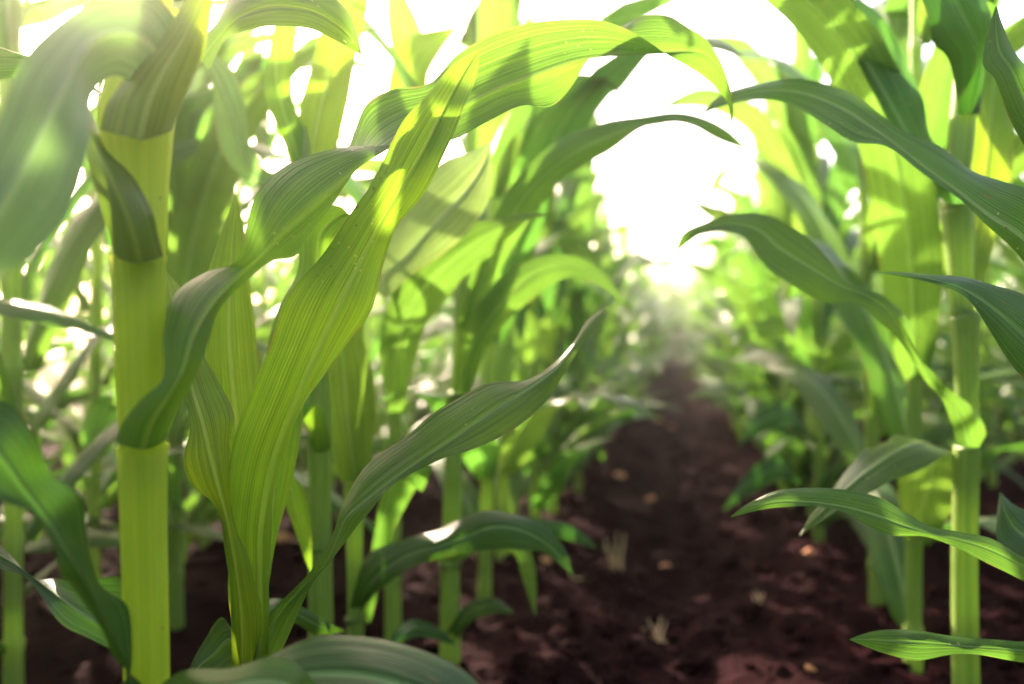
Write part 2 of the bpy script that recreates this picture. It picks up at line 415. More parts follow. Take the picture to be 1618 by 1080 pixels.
gx = axis(-1.7, 1.3, .0085, 900); gy = axis(.35, 4.6, .0105, 900)
X, Y = np.meshgrid(gx, gy)
gv = np.stack([X, Y, soil_h(X, Y)], -1).reshape(-1, 3)
ground = link('ground', mesh_from('ground', gv, grid_faces(len(gy), len(gx)), None, [M_SOIL])); ground['kind'] = 'structure'

# ---------------------------------------------------------------- traced plants of the foreground
hr = np.random.default_rng(21)
def tleaf(plant, mat, st, sub=7, rip=.0018, bow=.12, label=None):
    """st: (mx,my,d, lx,ly,ldepth_cm, rx,ry,rdepth_cm)"""
    Mp = []; Lp = []; Rp = []
    for mx, my, d, lx, ly, ld, rx, ry, rd in st:
        Mp.append(at(mx, my, d)); Lp.append(at(lx, ly, d + ld / 100)); Rp.append(at(rx, ry, d + rd / 100))
    Mp, Lp, Rp = catmull(Mp, sub), catmull(Lp, sub), catmull(Rp, sub)
    v, f, u = leaf_from_edges(Mp, Lp, Rp, hr, bow, rip)
    v = v - np.array(plant.location)
    o = link('leaf', mesh_from('leaf', v, f, u, [mat]), plant)
    if label: o['label'] = label
    return o
def tstalk(plant, name, mat, st, sub=6, seg=28, flare=0.0):
    """st: (px, py, d, radius_px)"""
    P = catmull([np.r_[at(a, b, d), r / F * d] for a, b, d, r in st], sub)
    b = Bag()
    if flare: P[-1, 3] *= 1 + flare; P[-2, 3] *= 1 + flare * .6
    v, f, u = tube(P[:, :3], P[:, 3], seg)
    if flare:
        th = np.linspace(0, 2 * math.pi, seg + 1); rim = v.reshape(len(P), seg + 1, 3)
        for q, a in ((-1, 1.), (-2, .6), (-3, .3)):
            rim[q, :, 2] += a * P[q, 3] * (.22 * np.sin(th + 1.1) + .10 * np.sin(3 * th) + .04 * np.sin(7 * th))
        v = rim.reshape(-1, 3)
    b.add(v - np.array(plant.location), f, u)
    return link(name, b.mesh(name, [mat]), plant)
def root(px, d, label, group='tall corn plants in the two rows beside the camera'):
    p = at(px, 540, d); return empty('corn_plant', (p[0], p[1], soil_h(p[0], p[1])), label, 'corn plant', group)
def extra(plant, specs, mat=None, seed=0):
    """further leaves in plant space: (z, az_deg, len, W, th0, th1, twist)"""
    r = np.random.default_rng(seed)
    for z, az, ln, W, a, b, tw in specs:
        v, f, u = blade(r, z, math.radians(az), ln, W, a, b, tw, .011, 24)
        link('leaf', mesh_from('leaf', v, f, u, [mat or M_LEAF]), plant)

# P1: the big yellow stalk, left foreground
p1 = root(228, .42, 'nearest corn plant, with a thick yellow-green stalk at the left')
tstalk(p1, 'stalk', M_STALKY, [(238, 1900, .43, 36), (236, 1500, .43, 33), (232, 1080, .43, 31), (227, 700, .43, 30), (220, 400, .43, 31), (216, 200, .43, 36), (230, 90, .43, 30), (250, -80, .44, 26), (262, -420, .44, 20), (270, -800, .45, 12)], seg=40)
tstalk(p1, 'leaf_sheath', M_STALKY, [(237, 1600, .43, 36), (233, 1180, .43, 34), (231, 1000, .43, 34), (228, 860, .43, 34.5), (226, 760, .43, 36), (225, 703, .43, 38)], flare=.05, seg=40)
tstalk(p1, 'leaf_sheath', M_STALKY, [(227, 760, .43, 31.5), (223, 600, .43, 36.5), (221, 500, .43, 37.5), (219, 440, .43, 39), (218, 404, .43, 41)], flare=.05, seg=40)
tstalk(p1, 'leaf_sheath', M_STALKY, [(219, 470, .43, 33), (221, 380, .43, 40), (220, 300, .43, 43), (218, 240, .43, 50), (217, 190, .43, 55), (228, 140, .43, 55), (250, 90, .43, 44), (270, 20, .43, 38)], seg=40)
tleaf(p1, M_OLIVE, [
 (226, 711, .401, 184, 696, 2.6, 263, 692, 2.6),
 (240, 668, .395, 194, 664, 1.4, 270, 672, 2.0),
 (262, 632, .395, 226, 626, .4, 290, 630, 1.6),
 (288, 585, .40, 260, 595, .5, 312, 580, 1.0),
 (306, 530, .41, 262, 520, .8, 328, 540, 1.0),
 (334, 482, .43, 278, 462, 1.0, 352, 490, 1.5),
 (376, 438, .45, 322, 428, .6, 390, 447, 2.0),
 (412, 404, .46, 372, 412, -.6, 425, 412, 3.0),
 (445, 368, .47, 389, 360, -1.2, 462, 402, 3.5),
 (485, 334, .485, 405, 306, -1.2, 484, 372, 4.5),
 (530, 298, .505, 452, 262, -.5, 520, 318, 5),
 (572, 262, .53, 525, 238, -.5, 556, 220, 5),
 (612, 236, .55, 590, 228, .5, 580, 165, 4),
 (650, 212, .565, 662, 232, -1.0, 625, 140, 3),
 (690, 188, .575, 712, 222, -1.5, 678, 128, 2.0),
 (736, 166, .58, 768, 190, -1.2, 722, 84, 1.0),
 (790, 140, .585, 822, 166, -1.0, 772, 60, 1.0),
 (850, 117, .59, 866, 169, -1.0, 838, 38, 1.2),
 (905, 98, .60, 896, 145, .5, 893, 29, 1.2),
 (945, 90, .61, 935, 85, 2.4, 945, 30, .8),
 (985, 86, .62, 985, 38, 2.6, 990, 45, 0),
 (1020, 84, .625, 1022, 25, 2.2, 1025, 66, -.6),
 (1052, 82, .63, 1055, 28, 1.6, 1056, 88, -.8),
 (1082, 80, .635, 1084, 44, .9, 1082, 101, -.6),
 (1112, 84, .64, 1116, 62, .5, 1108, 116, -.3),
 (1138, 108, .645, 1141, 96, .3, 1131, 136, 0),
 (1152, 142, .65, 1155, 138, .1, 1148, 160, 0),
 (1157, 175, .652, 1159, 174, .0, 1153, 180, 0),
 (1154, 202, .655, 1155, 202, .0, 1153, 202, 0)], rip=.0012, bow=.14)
# the leaf with flare wash in its colour, arching over to the left, close to the lens
tleaf(p1, M_FLAREWASH, [
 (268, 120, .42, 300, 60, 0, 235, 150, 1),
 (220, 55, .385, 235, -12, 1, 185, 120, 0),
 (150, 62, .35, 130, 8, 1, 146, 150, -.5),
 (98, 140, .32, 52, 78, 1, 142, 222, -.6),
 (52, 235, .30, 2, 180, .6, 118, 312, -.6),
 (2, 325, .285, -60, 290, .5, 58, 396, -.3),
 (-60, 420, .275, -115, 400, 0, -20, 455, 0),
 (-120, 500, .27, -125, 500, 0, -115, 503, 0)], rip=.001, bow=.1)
# small leaf above the collar
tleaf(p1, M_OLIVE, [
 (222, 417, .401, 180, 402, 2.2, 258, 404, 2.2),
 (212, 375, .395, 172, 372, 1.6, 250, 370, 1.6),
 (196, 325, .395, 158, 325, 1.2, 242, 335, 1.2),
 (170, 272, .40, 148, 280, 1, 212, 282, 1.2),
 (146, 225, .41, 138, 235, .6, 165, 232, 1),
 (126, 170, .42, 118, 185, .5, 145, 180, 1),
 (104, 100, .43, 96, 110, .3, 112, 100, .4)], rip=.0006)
tleaf(p1, M_YOUNG, [
 (222, 222, .392, 158, 205, 2.6, 272, 205, 2.6),
 (236, 160, .392, 170, 158, 1.8, 302, 130, 1.8),
 (262, 105, .395, 212, 104, 1, 322, 82, 1.2),
 (292, 55, .40, 262, 55, .5, 330, 30, .8),
 (318, -5, .41, 296, -10, .3, 345, -25, .4),
 (345, -70, .42, 320, -80, .2, 372, -85, .4),
 (375, -140, .44, 370, -140, 0, 380, -140, 0)], rip=.001)
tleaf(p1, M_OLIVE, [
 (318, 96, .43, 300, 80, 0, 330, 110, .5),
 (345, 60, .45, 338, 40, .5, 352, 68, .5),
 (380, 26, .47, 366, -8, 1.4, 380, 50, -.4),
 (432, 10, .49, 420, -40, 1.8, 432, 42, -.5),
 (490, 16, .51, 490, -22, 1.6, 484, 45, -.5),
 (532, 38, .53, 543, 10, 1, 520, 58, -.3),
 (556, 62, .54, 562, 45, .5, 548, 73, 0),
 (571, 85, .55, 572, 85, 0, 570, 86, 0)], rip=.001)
# lower leaves of the big plant
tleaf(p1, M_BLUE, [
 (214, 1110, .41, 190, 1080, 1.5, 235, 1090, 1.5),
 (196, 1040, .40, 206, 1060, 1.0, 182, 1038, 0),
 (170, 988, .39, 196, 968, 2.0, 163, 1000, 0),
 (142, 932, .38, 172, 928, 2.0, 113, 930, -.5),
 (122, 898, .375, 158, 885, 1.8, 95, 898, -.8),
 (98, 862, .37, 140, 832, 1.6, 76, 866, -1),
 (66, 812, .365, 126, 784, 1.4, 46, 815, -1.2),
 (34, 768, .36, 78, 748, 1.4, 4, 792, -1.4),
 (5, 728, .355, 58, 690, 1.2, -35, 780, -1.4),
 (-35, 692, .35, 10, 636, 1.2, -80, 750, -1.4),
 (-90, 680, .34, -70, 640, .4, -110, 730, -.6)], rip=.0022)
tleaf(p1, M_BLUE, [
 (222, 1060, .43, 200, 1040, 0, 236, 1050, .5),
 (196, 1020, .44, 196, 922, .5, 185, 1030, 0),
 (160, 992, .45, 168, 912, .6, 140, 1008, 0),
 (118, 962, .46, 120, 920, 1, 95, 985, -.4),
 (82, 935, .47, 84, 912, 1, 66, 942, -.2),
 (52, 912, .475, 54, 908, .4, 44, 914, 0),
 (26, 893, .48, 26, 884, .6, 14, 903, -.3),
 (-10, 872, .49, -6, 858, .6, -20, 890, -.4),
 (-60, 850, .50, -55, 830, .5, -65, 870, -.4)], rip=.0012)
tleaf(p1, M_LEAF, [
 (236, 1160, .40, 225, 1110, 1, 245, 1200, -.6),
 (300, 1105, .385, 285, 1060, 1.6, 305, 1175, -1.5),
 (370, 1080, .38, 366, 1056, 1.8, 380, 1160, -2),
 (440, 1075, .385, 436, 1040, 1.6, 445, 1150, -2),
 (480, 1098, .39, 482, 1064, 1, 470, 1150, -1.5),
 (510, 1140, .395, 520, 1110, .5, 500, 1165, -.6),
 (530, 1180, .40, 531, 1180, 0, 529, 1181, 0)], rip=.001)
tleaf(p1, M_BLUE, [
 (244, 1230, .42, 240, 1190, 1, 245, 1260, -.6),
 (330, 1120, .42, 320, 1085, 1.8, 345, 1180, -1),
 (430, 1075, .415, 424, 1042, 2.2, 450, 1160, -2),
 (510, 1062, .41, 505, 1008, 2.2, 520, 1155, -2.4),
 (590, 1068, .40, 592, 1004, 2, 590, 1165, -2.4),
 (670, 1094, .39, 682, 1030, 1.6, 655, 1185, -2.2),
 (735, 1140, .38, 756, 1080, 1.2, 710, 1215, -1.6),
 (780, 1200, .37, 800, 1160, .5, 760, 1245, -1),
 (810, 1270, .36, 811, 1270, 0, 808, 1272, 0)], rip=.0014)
extra(p1, [(.72, 150, .7, .08, .5, 1.9, .4), (.86, -40, .7, .08, .5, 1.6, -.4), (.98, 130, .6, .07, .4, 1.4, .3), (1.06, -60, .5, .06, .3, 1.2, .2)], M_LEAF, 3)

# P2: the bright young plant
p2 = root(392, .56, 'bright young corn plant with a whorl of fresh leaves beside the thick yellow stalk')
tstalk(p2, 'stalk', M_STALK, [(395, 1560, .56, 24), (392, 1300, .56, 22), (391, 1060, .56, 20), (394, 900, .56, 19), (396, 780, .56, 12), (396, 700, .56, 4)])
tleaf(p2, M_YOUNG, [
 (408, 1060, .525, 368, 1066, 2.6, 424, 1050, 3.2),
 (412, 980, .522, 366, 985, 2.2, 424, 980, 2.4),
 (412, 900, .52, 362, 905, 1.6, 424, 890, 1.8),
 (414, 830, .515, 356, 830, 1.2, 430, 800, 1.6),
 (428, 750, .51, 358, 752, .8, 448, 730, 1.6),
 (448, 685, .505, 374, 684, .4, 468, 655, 1.6),
 (474, 622, .50, 399, 614, 0, 502, 602, 1.6),
 (502, 555, .50, 423, 552, -.4, 545, 552, 1.2),
 (538, 478, .50, 452, 472, -.8, 586, 490, 1),
 (572, 410, .51, 505, 408, -.8, 606, 415, .8),
 (600, 355, .515, 552, 340, -.6, 624, 362, .6),
 (632, 300, .52, 592, 280, -.4, 668, 308, .4),
 (668, 238, .53, 632, 200, 0, 705, 238, 0),
 (702, 170, .54, 676, 148, 0, 735, 168, 0),
 (732, 115, .55, 717, 100, 0, 753, 118, 0),
 (758, 76, .56, 757, 76, 0, 759, 77, 0)], rip=.0012, bow=.16)
tleaf(p2, M_YOUNG, [
 (384, 1065, .52, 366, 1060, 1.6, 406, 1060, 2.0),
 (382, 985, .505, 366, 990, 1.5, 412, 975, 1.2),
 (376, 925, .50, 364, 930, 1.4, 402, 918, .6),
 (368, 870, .50, 354, 872, 1.2, 394, 878, .6),
 (356, 812, .50, 342, 806, 1.0, 374, 824, 1.2),
 (344, 762, .50, 306, 768, .2, 362, 770, 1.6),
 (332, 715, .505, 290, 728, -.6, 360, 700, 2.0),
 (318, 665, .51, 302, 672, 0, 368, 655, 2.2),
 (304, 620, .52, 292, 625, .5, 345, 600, 2.2),
 (294, 575, .53, 280, 575, 1, 325, 560, 2),
 (282, 520, .545, 266, 510, 1, 305, 515, 1.8),
 (270, 470, .56, 260, 455, .6, 290, 462, 1.2),
 (262, 428, .57, 261, 428, 0, 264, 429, 0)], rip=.0014, bow=.12)
tleaf(p2, M_YOUNG, [
 (398, 900, .57, 380, 900, 1, 414, 895, 1),
 (388, 800, .585, 362, 800, 1, 416, 790, 1),
 (378, 700, .60, 336, 690, 1, 414, 690, 1),
 (368, 610, .61, 322, 600, 1, 412, 605, 1),
 (362, 530, .62, 322, 520, .8, 405, 530, .8),
 (362, 460, .63, 328, 450, .5, 396, 455, .5),
 (367, 385, .64, 342, 388, .2, 389, 380, .2),
 (373, 305, .65, 372, 305, 0, 374, 306, 0)], rip=.001, bow=.14)
tleaf(p2, M_YOUNG, [
 (404, 960, .56, 390, 970, 0, 420, 950, .5),
 (424, 850, .575, 404, 850, .5, 440, 845, 1),
 (440, 720, .59, 410, 715, .5, 470, 715, 1),
 (450, 600, .61, 418, 590, 1, 486, 600, 1),
 (470, 500, .63, 440, 490, 1, 506, 505, 1),
 (498, 430, .64, 470, 420, .6, 524, 440, .6),
 (505, 372, .65, 471, 352, .2, 542, 392, -.4),
 (536, 340, .64, 510, 326, .4, 556, 368, -.8),
 (556, 342, .63, 545, 330, .2, 572, 362, -.4),
 (566, 380, .62, 565, 380, 0, 568, 381, 0)], rip=.0012)
tleaf(p2, M_LEAF, [
 (404, 1100, .545, 380, 1110, .5, 424, 1100, .5),
 (420, 1025, .54, 404, 1040, 0, 436, 1045, -.6),
 (440, 970, .535, 412, 995, .6, 466, 985, -.8),
 (478, 930, .53, 440, 955, .8, 500, 915, -.6),
 (512, 895, .53, 492, 905, .4, 524, 888, -.3),
 (532, 850, .53, 524, 848, .8, 545, 858, -.4),
 (548, 815, .53, 537, 800, 1.6, 572, 818, -.6),
 (590, 782, .535, 572, 742, 1.8, 606, 778, -.6),
 (630, 752, .54, 606, 710, 1.8, 642, 750, -.3),
 (672, 722, .545, 655, 678, 1.6, 690, 728, -.4),
 (730, 682, .55, 706, 640, 1.4, 748, 710, -.5),
 (790, 640, .56, 768, 608, 1.2, 812, 678, -.5),
 (840, 608, .57, 826, 598, .9, 862, 635, -.4),
 (882, 578, .58, 872, 574, .6, 888, 596, -.2),
 (910, 545, .59, 906, 538, .4, 918, 548, 0),
 (934, 510, .60, 926, 508, .3, 946, 512, 0),
 (960, 482, .61, 959, 482, 0, 961, 483, 0)], rip=.0012, bow=.10)
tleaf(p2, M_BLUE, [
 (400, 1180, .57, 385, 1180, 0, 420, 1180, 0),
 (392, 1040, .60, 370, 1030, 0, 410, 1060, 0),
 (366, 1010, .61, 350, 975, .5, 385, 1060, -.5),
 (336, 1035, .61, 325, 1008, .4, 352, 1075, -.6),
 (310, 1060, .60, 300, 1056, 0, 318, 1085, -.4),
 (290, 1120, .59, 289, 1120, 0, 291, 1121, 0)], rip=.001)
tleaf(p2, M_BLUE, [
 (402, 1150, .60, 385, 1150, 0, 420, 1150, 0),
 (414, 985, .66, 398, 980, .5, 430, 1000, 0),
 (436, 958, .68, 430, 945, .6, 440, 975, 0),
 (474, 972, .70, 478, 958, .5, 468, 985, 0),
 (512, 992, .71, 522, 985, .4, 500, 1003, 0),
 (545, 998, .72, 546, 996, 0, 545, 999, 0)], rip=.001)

# P3 and P4: slender stalks just behind
p3 = root(505, .85, 'slim corn plant with a bare green stalk right behind the bright young leaves')
tstalk(p3, 'stalk', M_STALK, [(508, 1250, .85, 22), (507, 1000, .85, 20), (506, 880, .85, 19), (505, 862, .85, 21), (505, 855, .85, 18), (505, 700, .85, 18), (500, 560, .85, 17), (494, 420, .85, 16), (488, 330, .85, 14), (484, 250, .86, 8), (482, 200, .86, 3)])
tleaf(p3, M_YOUNG, [
 (505, 716, .835, 488, 712, 1.6, 523, 712, 1.6),
 (498, 672, .82, 484, 672, 1, 518, 676, 1),
 (478, 640, .80, 460, 640, 1, 498, 640, 1),
 (445, 690, .78, 436, 650, 1, 452, 725, 0),
 (462, 780, .77, 446, 760, 1, 482, 775, 0),
 (480, 850, .77, 470, 850, 0, 492, 838, 0),
 (492, 905, .77, 491, 905, 0, 493, 906, 0)], rip=.001)
tleaf(p3, M_YOUNG, [
 (486, 345, .85, 470, 345, .6, 502, 345, .6),
 (492, 250, .86, 464, 250, .6, 528, 250, .6),
 (506, 170, .87, 474, 175, .5, 548, 170, .8),
 (528, 90, .88, 496, 85, .4, 562, 95, .8),
 (556, 10, .90, 530, 0, 0, 580, 20, .5),
 (590, -60, .92, 588, -60, 0, 592, -61, 0)], rip=.001)
tleaf(p3, M_YOUNG, [
 (484, 300, .85, 474, 300, .5, 494, 300, .5),
 (462, 220, .86, 446, 222, .5, 482, 215, .5),
 (440, 150, .87, 416, 140, .3, 464, 155, .8),
 (436, 90, .87, 424, 80, .3, 464, 96, .8),
 (448, 30, .88, 438, 26, .2, 470, 36, .5),
 (462, -30, .88, 461, -30, 0, 463, -30, 0)], rip=.001)
tleaf(p3, M_FLAREWASH, [
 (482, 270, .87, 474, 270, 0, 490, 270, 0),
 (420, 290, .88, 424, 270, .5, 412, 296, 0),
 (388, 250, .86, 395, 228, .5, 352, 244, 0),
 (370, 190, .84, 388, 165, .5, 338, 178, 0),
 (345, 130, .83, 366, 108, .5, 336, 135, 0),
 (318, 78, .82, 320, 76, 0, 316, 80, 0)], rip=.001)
p4 = root(562, .95, 'corn plant with a broad folded upright leaf, behind the tip of the bright leaf')
tstalk(p4, 'stalk', M_STALK, [(563, 1180, .95, 15), (562, 1000, .95, 13), (561, 975, .95, 16), (561, 965, .95, 12), (560, 800, .95, 14), (560, 745, .95, 17), (556, 640, .95, 14), (558, 560, .95, 9), (556, 500, .95, 3)])
tleaf(p4, M_LEAF, [
 (562, 760, .91, 538, 760, 1, 588, 748, 1),
 (556, 710, .90, 524, 715, .8, 590, 695, 1),
 (548, 650, .89, 508, 655, .5, 594, 650, 1.2),
 (542, 590, .88, 502, 600, .5, 590, 590, 1.2),
 (540, 540, .87, 508, 540, .5, 574, 535, 1.2),
 (545, 480, .87, 515, 480, .5, 578, 480, 1),
 (560, 430, .87, 535, 430, .3, 588, 425, .8),
 (590, 380, .87, 575, 375, 0, 605, 385, 0),
 (625, 345, .87, 624, 345, 0, 626, 346, 0)], rip=.0012)
tleaf(p4, M_BLUE, [
 (566, 960, .93, 552, 960, 0, 580, 955, 0),
 (590, 915, .90, 580, 880, 1, 596, 935, 0),
 (640, 878, .88, 636, 852, 1.6, 650, 898, -.6),
 (695, 862, .86, 690, 838, 1.8, 705, 880, -.6),
 (735, 848, .85, 728, 822, 1.6, 742, 872, -.6),
 (775, 832, .84, 768, 806, 1.4, 792, 868, -.5),
 (820, 835, .83, 818, 812, 1.2, 825, 868, -.4),
 (858, 855, .82, 862, 832, .8, 855, 872, 0),
 (886, 880, .815, 893, 868, .4, 878, 886, 0),
 (906, 908, .81, 907, 908, 0, 905, 909, 0)], rip=.0012)
tleaf(p4, M_LEAF, [
 (572, 985, .95, 560, 990, 0, 585, 985, 0),
 (600, 850, .93, 588, 860, 0, 620, 850, .5),
 (622, 760, .92, 606, 770, 0, 655, 775, .5),
 (650, 750, .91, 640, 735, .5, 668, 775, .5),
 (682, 735, .90, 681, 734, 0, 683, 737, 0)], rip=.001)

# mid left row: arching leaves that reach over the path
p7 = root(622, 1.2, 'corn plant with a dark arching leaf folded along its middle, left of the soil path')
tstalk(p7, 'stalk', M_STALK, [(622, 1080, 1.2, 15), (621, 940, 1.2, 13), (621, 800, 1.2, 13), (622, 790, 1.2, 15), (622, 780, 1.2, 12), (625, 640, 1.2, 12), (628, 500, 1.2, 11), (636, 340, 1.2, 9), (642, 200, 1.2, 6), (646, 150, 1.2, 3)])
tleaf(p7, M_LEAF, [
 (624, 650, 1.15, 612, 650, 0, 640, 650, 0),
 (624, 590, 1.08, 602, 590, .5, 650, 590, .5),
 (632, 530, 1.0, 602, 520, .8, 672, 520, 1),
 (652, 478, .94, 618, 470, 1, 706, 470, 2),
 (690, 432, .90, 660, 418, .8, 745, 430, 2.5),
 (738, 392, .87, 718, 368, .8, 780, 398, 2.5),
 (785, 364, .85, 775, 347, .6, 795, 372, 1.5),
 (830, 346, .84, 826, 337, .3, 832, 350, .5),
 (872, 338, .83, 872, 337, 0, 872, 339, 0)], rip=.002)
tleaf(p7, M_FLAREWASH, [
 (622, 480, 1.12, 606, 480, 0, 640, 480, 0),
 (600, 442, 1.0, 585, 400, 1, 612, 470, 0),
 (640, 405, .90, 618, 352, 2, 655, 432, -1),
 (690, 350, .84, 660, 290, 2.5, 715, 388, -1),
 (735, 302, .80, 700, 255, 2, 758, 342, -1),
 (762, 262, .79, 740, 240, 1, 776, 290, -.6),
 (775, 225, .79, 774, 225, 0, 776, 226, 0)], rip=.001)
tleaf(p7, M_YOUNG, [
 (640, 290, 1.18, 630, 290, 0, 650, 290, 0),
 (640, 200, 1.16, 618, 200, .5, 664, 205, .5),
 (642, 130, 1.14, 612, 130, .5, 672, 135, .8),
 (668, 75, 1.12, 640, 62, .3, 690, 92, .5),
 (722, 42, 1.1, 720, 40, 0, 724, 44, 0)], rip=.001)
tleaf(p7, M_LEAF, [
 (642, 230, 1.2, 632, 230, 0, 652, 230, 0),
 (650, 130, 1.2, 628, 130, .5, 676, 130, .5),
 (640, 40, 1.2, 612, 40, .5, 664, 40, .5),
 (610, -60, 1.2, 608, -60, 0, 612, -60, 0)], rip=.001)
extra(p7, [(.60, 160, .5, .065, .5, 2.0, .6), (.16, 200, .5, .06, .8, 2.3, .2)], M_LEAF, 11)
p8 = root(712, 1.08, 'corn plant with a grey-green leaf arching over the path towards the right row')
tstalk(p8, 'stalk', M_STALK, [(712, 1110, 1.08, 18), (711, 1040, 1.08, 17), (711, 900, 1.08, 15), (711, 890, 1.08, 18), (712, 880, 1.08, 15), (716, 760, 1.08, 15), (718, 640, 1.08, 14), (724, 625, 1.08, 17), (725, 612, 1.08, 13), (735, 400, 1.08, 12), (745, 180, 1.08, 9), (750, -60, 1.08, 4)])
tleaf(p8, M_LEAF, [
 (736, 520, 1.06, 722, 520, 0, 752, 520, 0),
 (768, 420, 1.02, 748, 415, 0, 792, 425, .5),
 (806, 345, .99, 784, 335, .3, 836, 350, 1),
 (846, 290, .96, 820, 278, .5, 872, 302, 1.5),
 (900, 246, .93, 882, 220, .6, 918, 262, 1.5),
 (950, 220, .92, 938, 200, .6, 960, 240, 1.2),
 (1000, 202, .91, 990, 185, .8, 1005, 208, .4),
 (1050, 188, .90, 1050, 178, .8, 1050, 194, -.2),
 (1100, 192, .90, 1104, 184, .6, 1098, 202, -.2),
 (1145, 212, .90, 1150, 206, .3, 1140, 222, 0),
 (1182, 236, .90, 1183, 236, 0, 1181, 237, 0)], rip=.0015)
tleaf(p8, M_LEAF, [
 (728, 620, 1.05, 715, 620, 0, 742, 620, 0),
 (750, 540, 1.02, 728, 535, 0, 775, 540, 0),
 (800, 470, 1.0, 778, 450, .5, 822, 488, 0),
 (852, 430, .98, 842, 408, .6, 868, 452, 0),
 (905, 420, .97, 905, 405, .4, 905, 438, 0),
 (950, 440, .96, 955, 430, .2, 945, 450, 0),
 (985, 480, .95, 986, 480, 0, 984, 481, 0)], rip=.0018)
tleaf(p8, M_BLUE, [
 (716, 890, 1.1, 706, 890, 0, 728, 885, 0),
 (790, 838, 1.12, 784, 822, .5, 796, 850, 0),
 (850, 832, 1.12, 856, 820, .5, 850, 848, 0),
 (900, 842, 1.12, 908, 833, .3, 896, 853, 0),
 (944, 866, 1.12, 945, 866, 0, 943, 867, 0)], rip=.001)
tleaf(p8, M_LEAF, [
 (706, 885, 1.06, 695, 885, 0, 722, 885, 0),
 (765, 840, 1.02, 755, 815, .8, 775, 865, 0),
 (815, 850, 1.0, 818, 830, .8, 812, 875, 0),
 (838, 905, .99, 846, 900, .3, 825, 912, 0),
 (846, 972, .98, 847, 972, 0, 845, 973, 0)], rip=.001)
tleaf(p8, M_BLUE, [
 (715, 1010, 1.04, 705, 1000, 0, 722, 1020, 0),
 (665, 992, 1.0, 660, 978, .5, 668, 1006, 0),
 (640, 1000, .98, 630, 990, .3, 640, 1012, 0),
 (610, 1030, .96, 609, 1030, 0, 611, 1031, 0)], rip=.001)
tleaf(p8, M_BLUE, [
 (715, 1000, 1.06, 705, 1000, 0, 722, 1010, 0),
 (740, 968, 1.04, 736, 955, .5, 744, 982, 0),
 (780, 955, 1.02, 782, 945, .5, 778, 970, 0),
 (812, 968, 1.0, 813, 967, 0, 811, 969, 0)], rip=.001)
extra(p8, [(.62, 5, .65, .07, .5, 2.0, .4), (.72, 180, .65, .07, .5, 1.9, .5), (.84, 5, .6, .07, .4, 1.7, -.4), (.97, 185, .55, .06, .25, 1.2, .2), (1.04, 20, .4, .05, .1, .6, .2)], M_LEAF, 13)

# right row
p5 = root(1525, .83, 'corn plant with a straight pale green stalk at the right side of the path')
tstalk(p5, 'stalk', M_STALK, [(1528, 1250, .83, 22), (1526, 1080, .83, 20), (1524, 900, .83, 19), (1526, 770, .83, 19), (1528, 712, .83, 20), (1530, 700, .83, 17), (1526, 560, .83, 18), (1524, 500, .83, 21), (1520, 488, .83, 17), (1515, 380, .83, 21), (1512, 330, .83, 23), (1508, 318, .83, 18), (1520, 200, .83, 19), (1530, 60, .83, 16), (1545, -200, .84, 12), (1550, -480, .84, 5)], seg=32)
tleaf(p5, M_LEAF, [
 (1530, 706, .80, 1511, 704, 1.4, 1552, 706, 1.4),
 (1520, 668, .79, 1504, 672, .6, 1558, 680, .8),
 (1498, 630, .78, 1486, 628, 0, 1536, 642, .8),
 (1466, 588, .77, 1456, 596, 0, 1492, 610, .6),
 (1438, 540, .765, 1418, 535, -.4, 1452, 560, 0),
 (1410, 498, .76, 1390, 508, -.5, 1440, 512, .5),
 (1374, 468, .76, 1352, 478, -.5, 1395, 466, 1),
 (1332, 452, .765, 1306, 476, -.6, 1350, 450, 1),
 (1284, 424, .77, 1252, 450, -.8, 1310, 408, 1.2),
 (1232, 392, .78, 1212, 425, -.8, 1262, 366, 1.2),
 (1196, 362, .79, 1178, 378, -.6, 1210, 340, 1),
 (1152, 352, .80, 1142, 368, -.4, 1158, 341, .6),
 (1112, 362, .81, 1108, 370, -.2, 1110, 354, .3),
 (1086, 374, .82, 1088, 382, -.1, 1080, 368, .1),
 (1066, 400, .83, 1067, 401, 0, 1065, 400, 0)], rip=.0016)
tleaf(p5, M_LEAF, [
 (1510, 322, .80, 1492, 320, 1, 1532, 322, 1),
 (1490, 280, .80, 1462, 270, 1, 1512, 270, 1),
 (1440, 220, .82, 1412, 205, 1, 1470, 205, 1),
 (1380, 120, .84, 1350, 90, 1, 1440, 110, 1),
 (1330, 30, .86, 1305, 10, 1, 1395, 30, 1),
 (1290, -50, .88, 1288, -50, 0, 1292, -51, 0)], rip=.002)
tleaf(p5, M_BLUE, [
 (1530, 180, .81, 1515, 180, .5, 1548, 180, .5),
 (1548, 80, .78, 1500, 95, .3, 1560, 90, .5),
 (1520, 15, .76, 1470, 60, 0, 1560, 10, 1),
 (1480, -60, .75, 1450, -20, 0, 1520, -90, 1),
 (1420, -120, .75, 1419, -120, 0, 1421, -121, 0)], rip=.002)
tleaf(p5, M_YOUNG, [
 (1526, 500, .86, 1510, 500, 0, 1540, 500, 0),
 (1540, 400, .90, 1520, 400, 0, 1565, 400, 0),
 (1560, 250, .94, 1525, 260, 0, 1600, 255, 0),
 (1570, 130, .97, 1540, 130, 0, 1604, 135, 0),
 (1580, 40, .99, 1579, 40, 0, 1581, 41, 0)], rip=.002)
extra(p5, [(.80, 10, .6, .07, .4, 1.9, .4), (.92, 185, .6, .07, .35, 1.5, .3), (1.0, 0, .5, .06, .2, 1.0, .3), (1.05, 190, .4, .05, .1, .7, .1)], M_LEAF, 17)

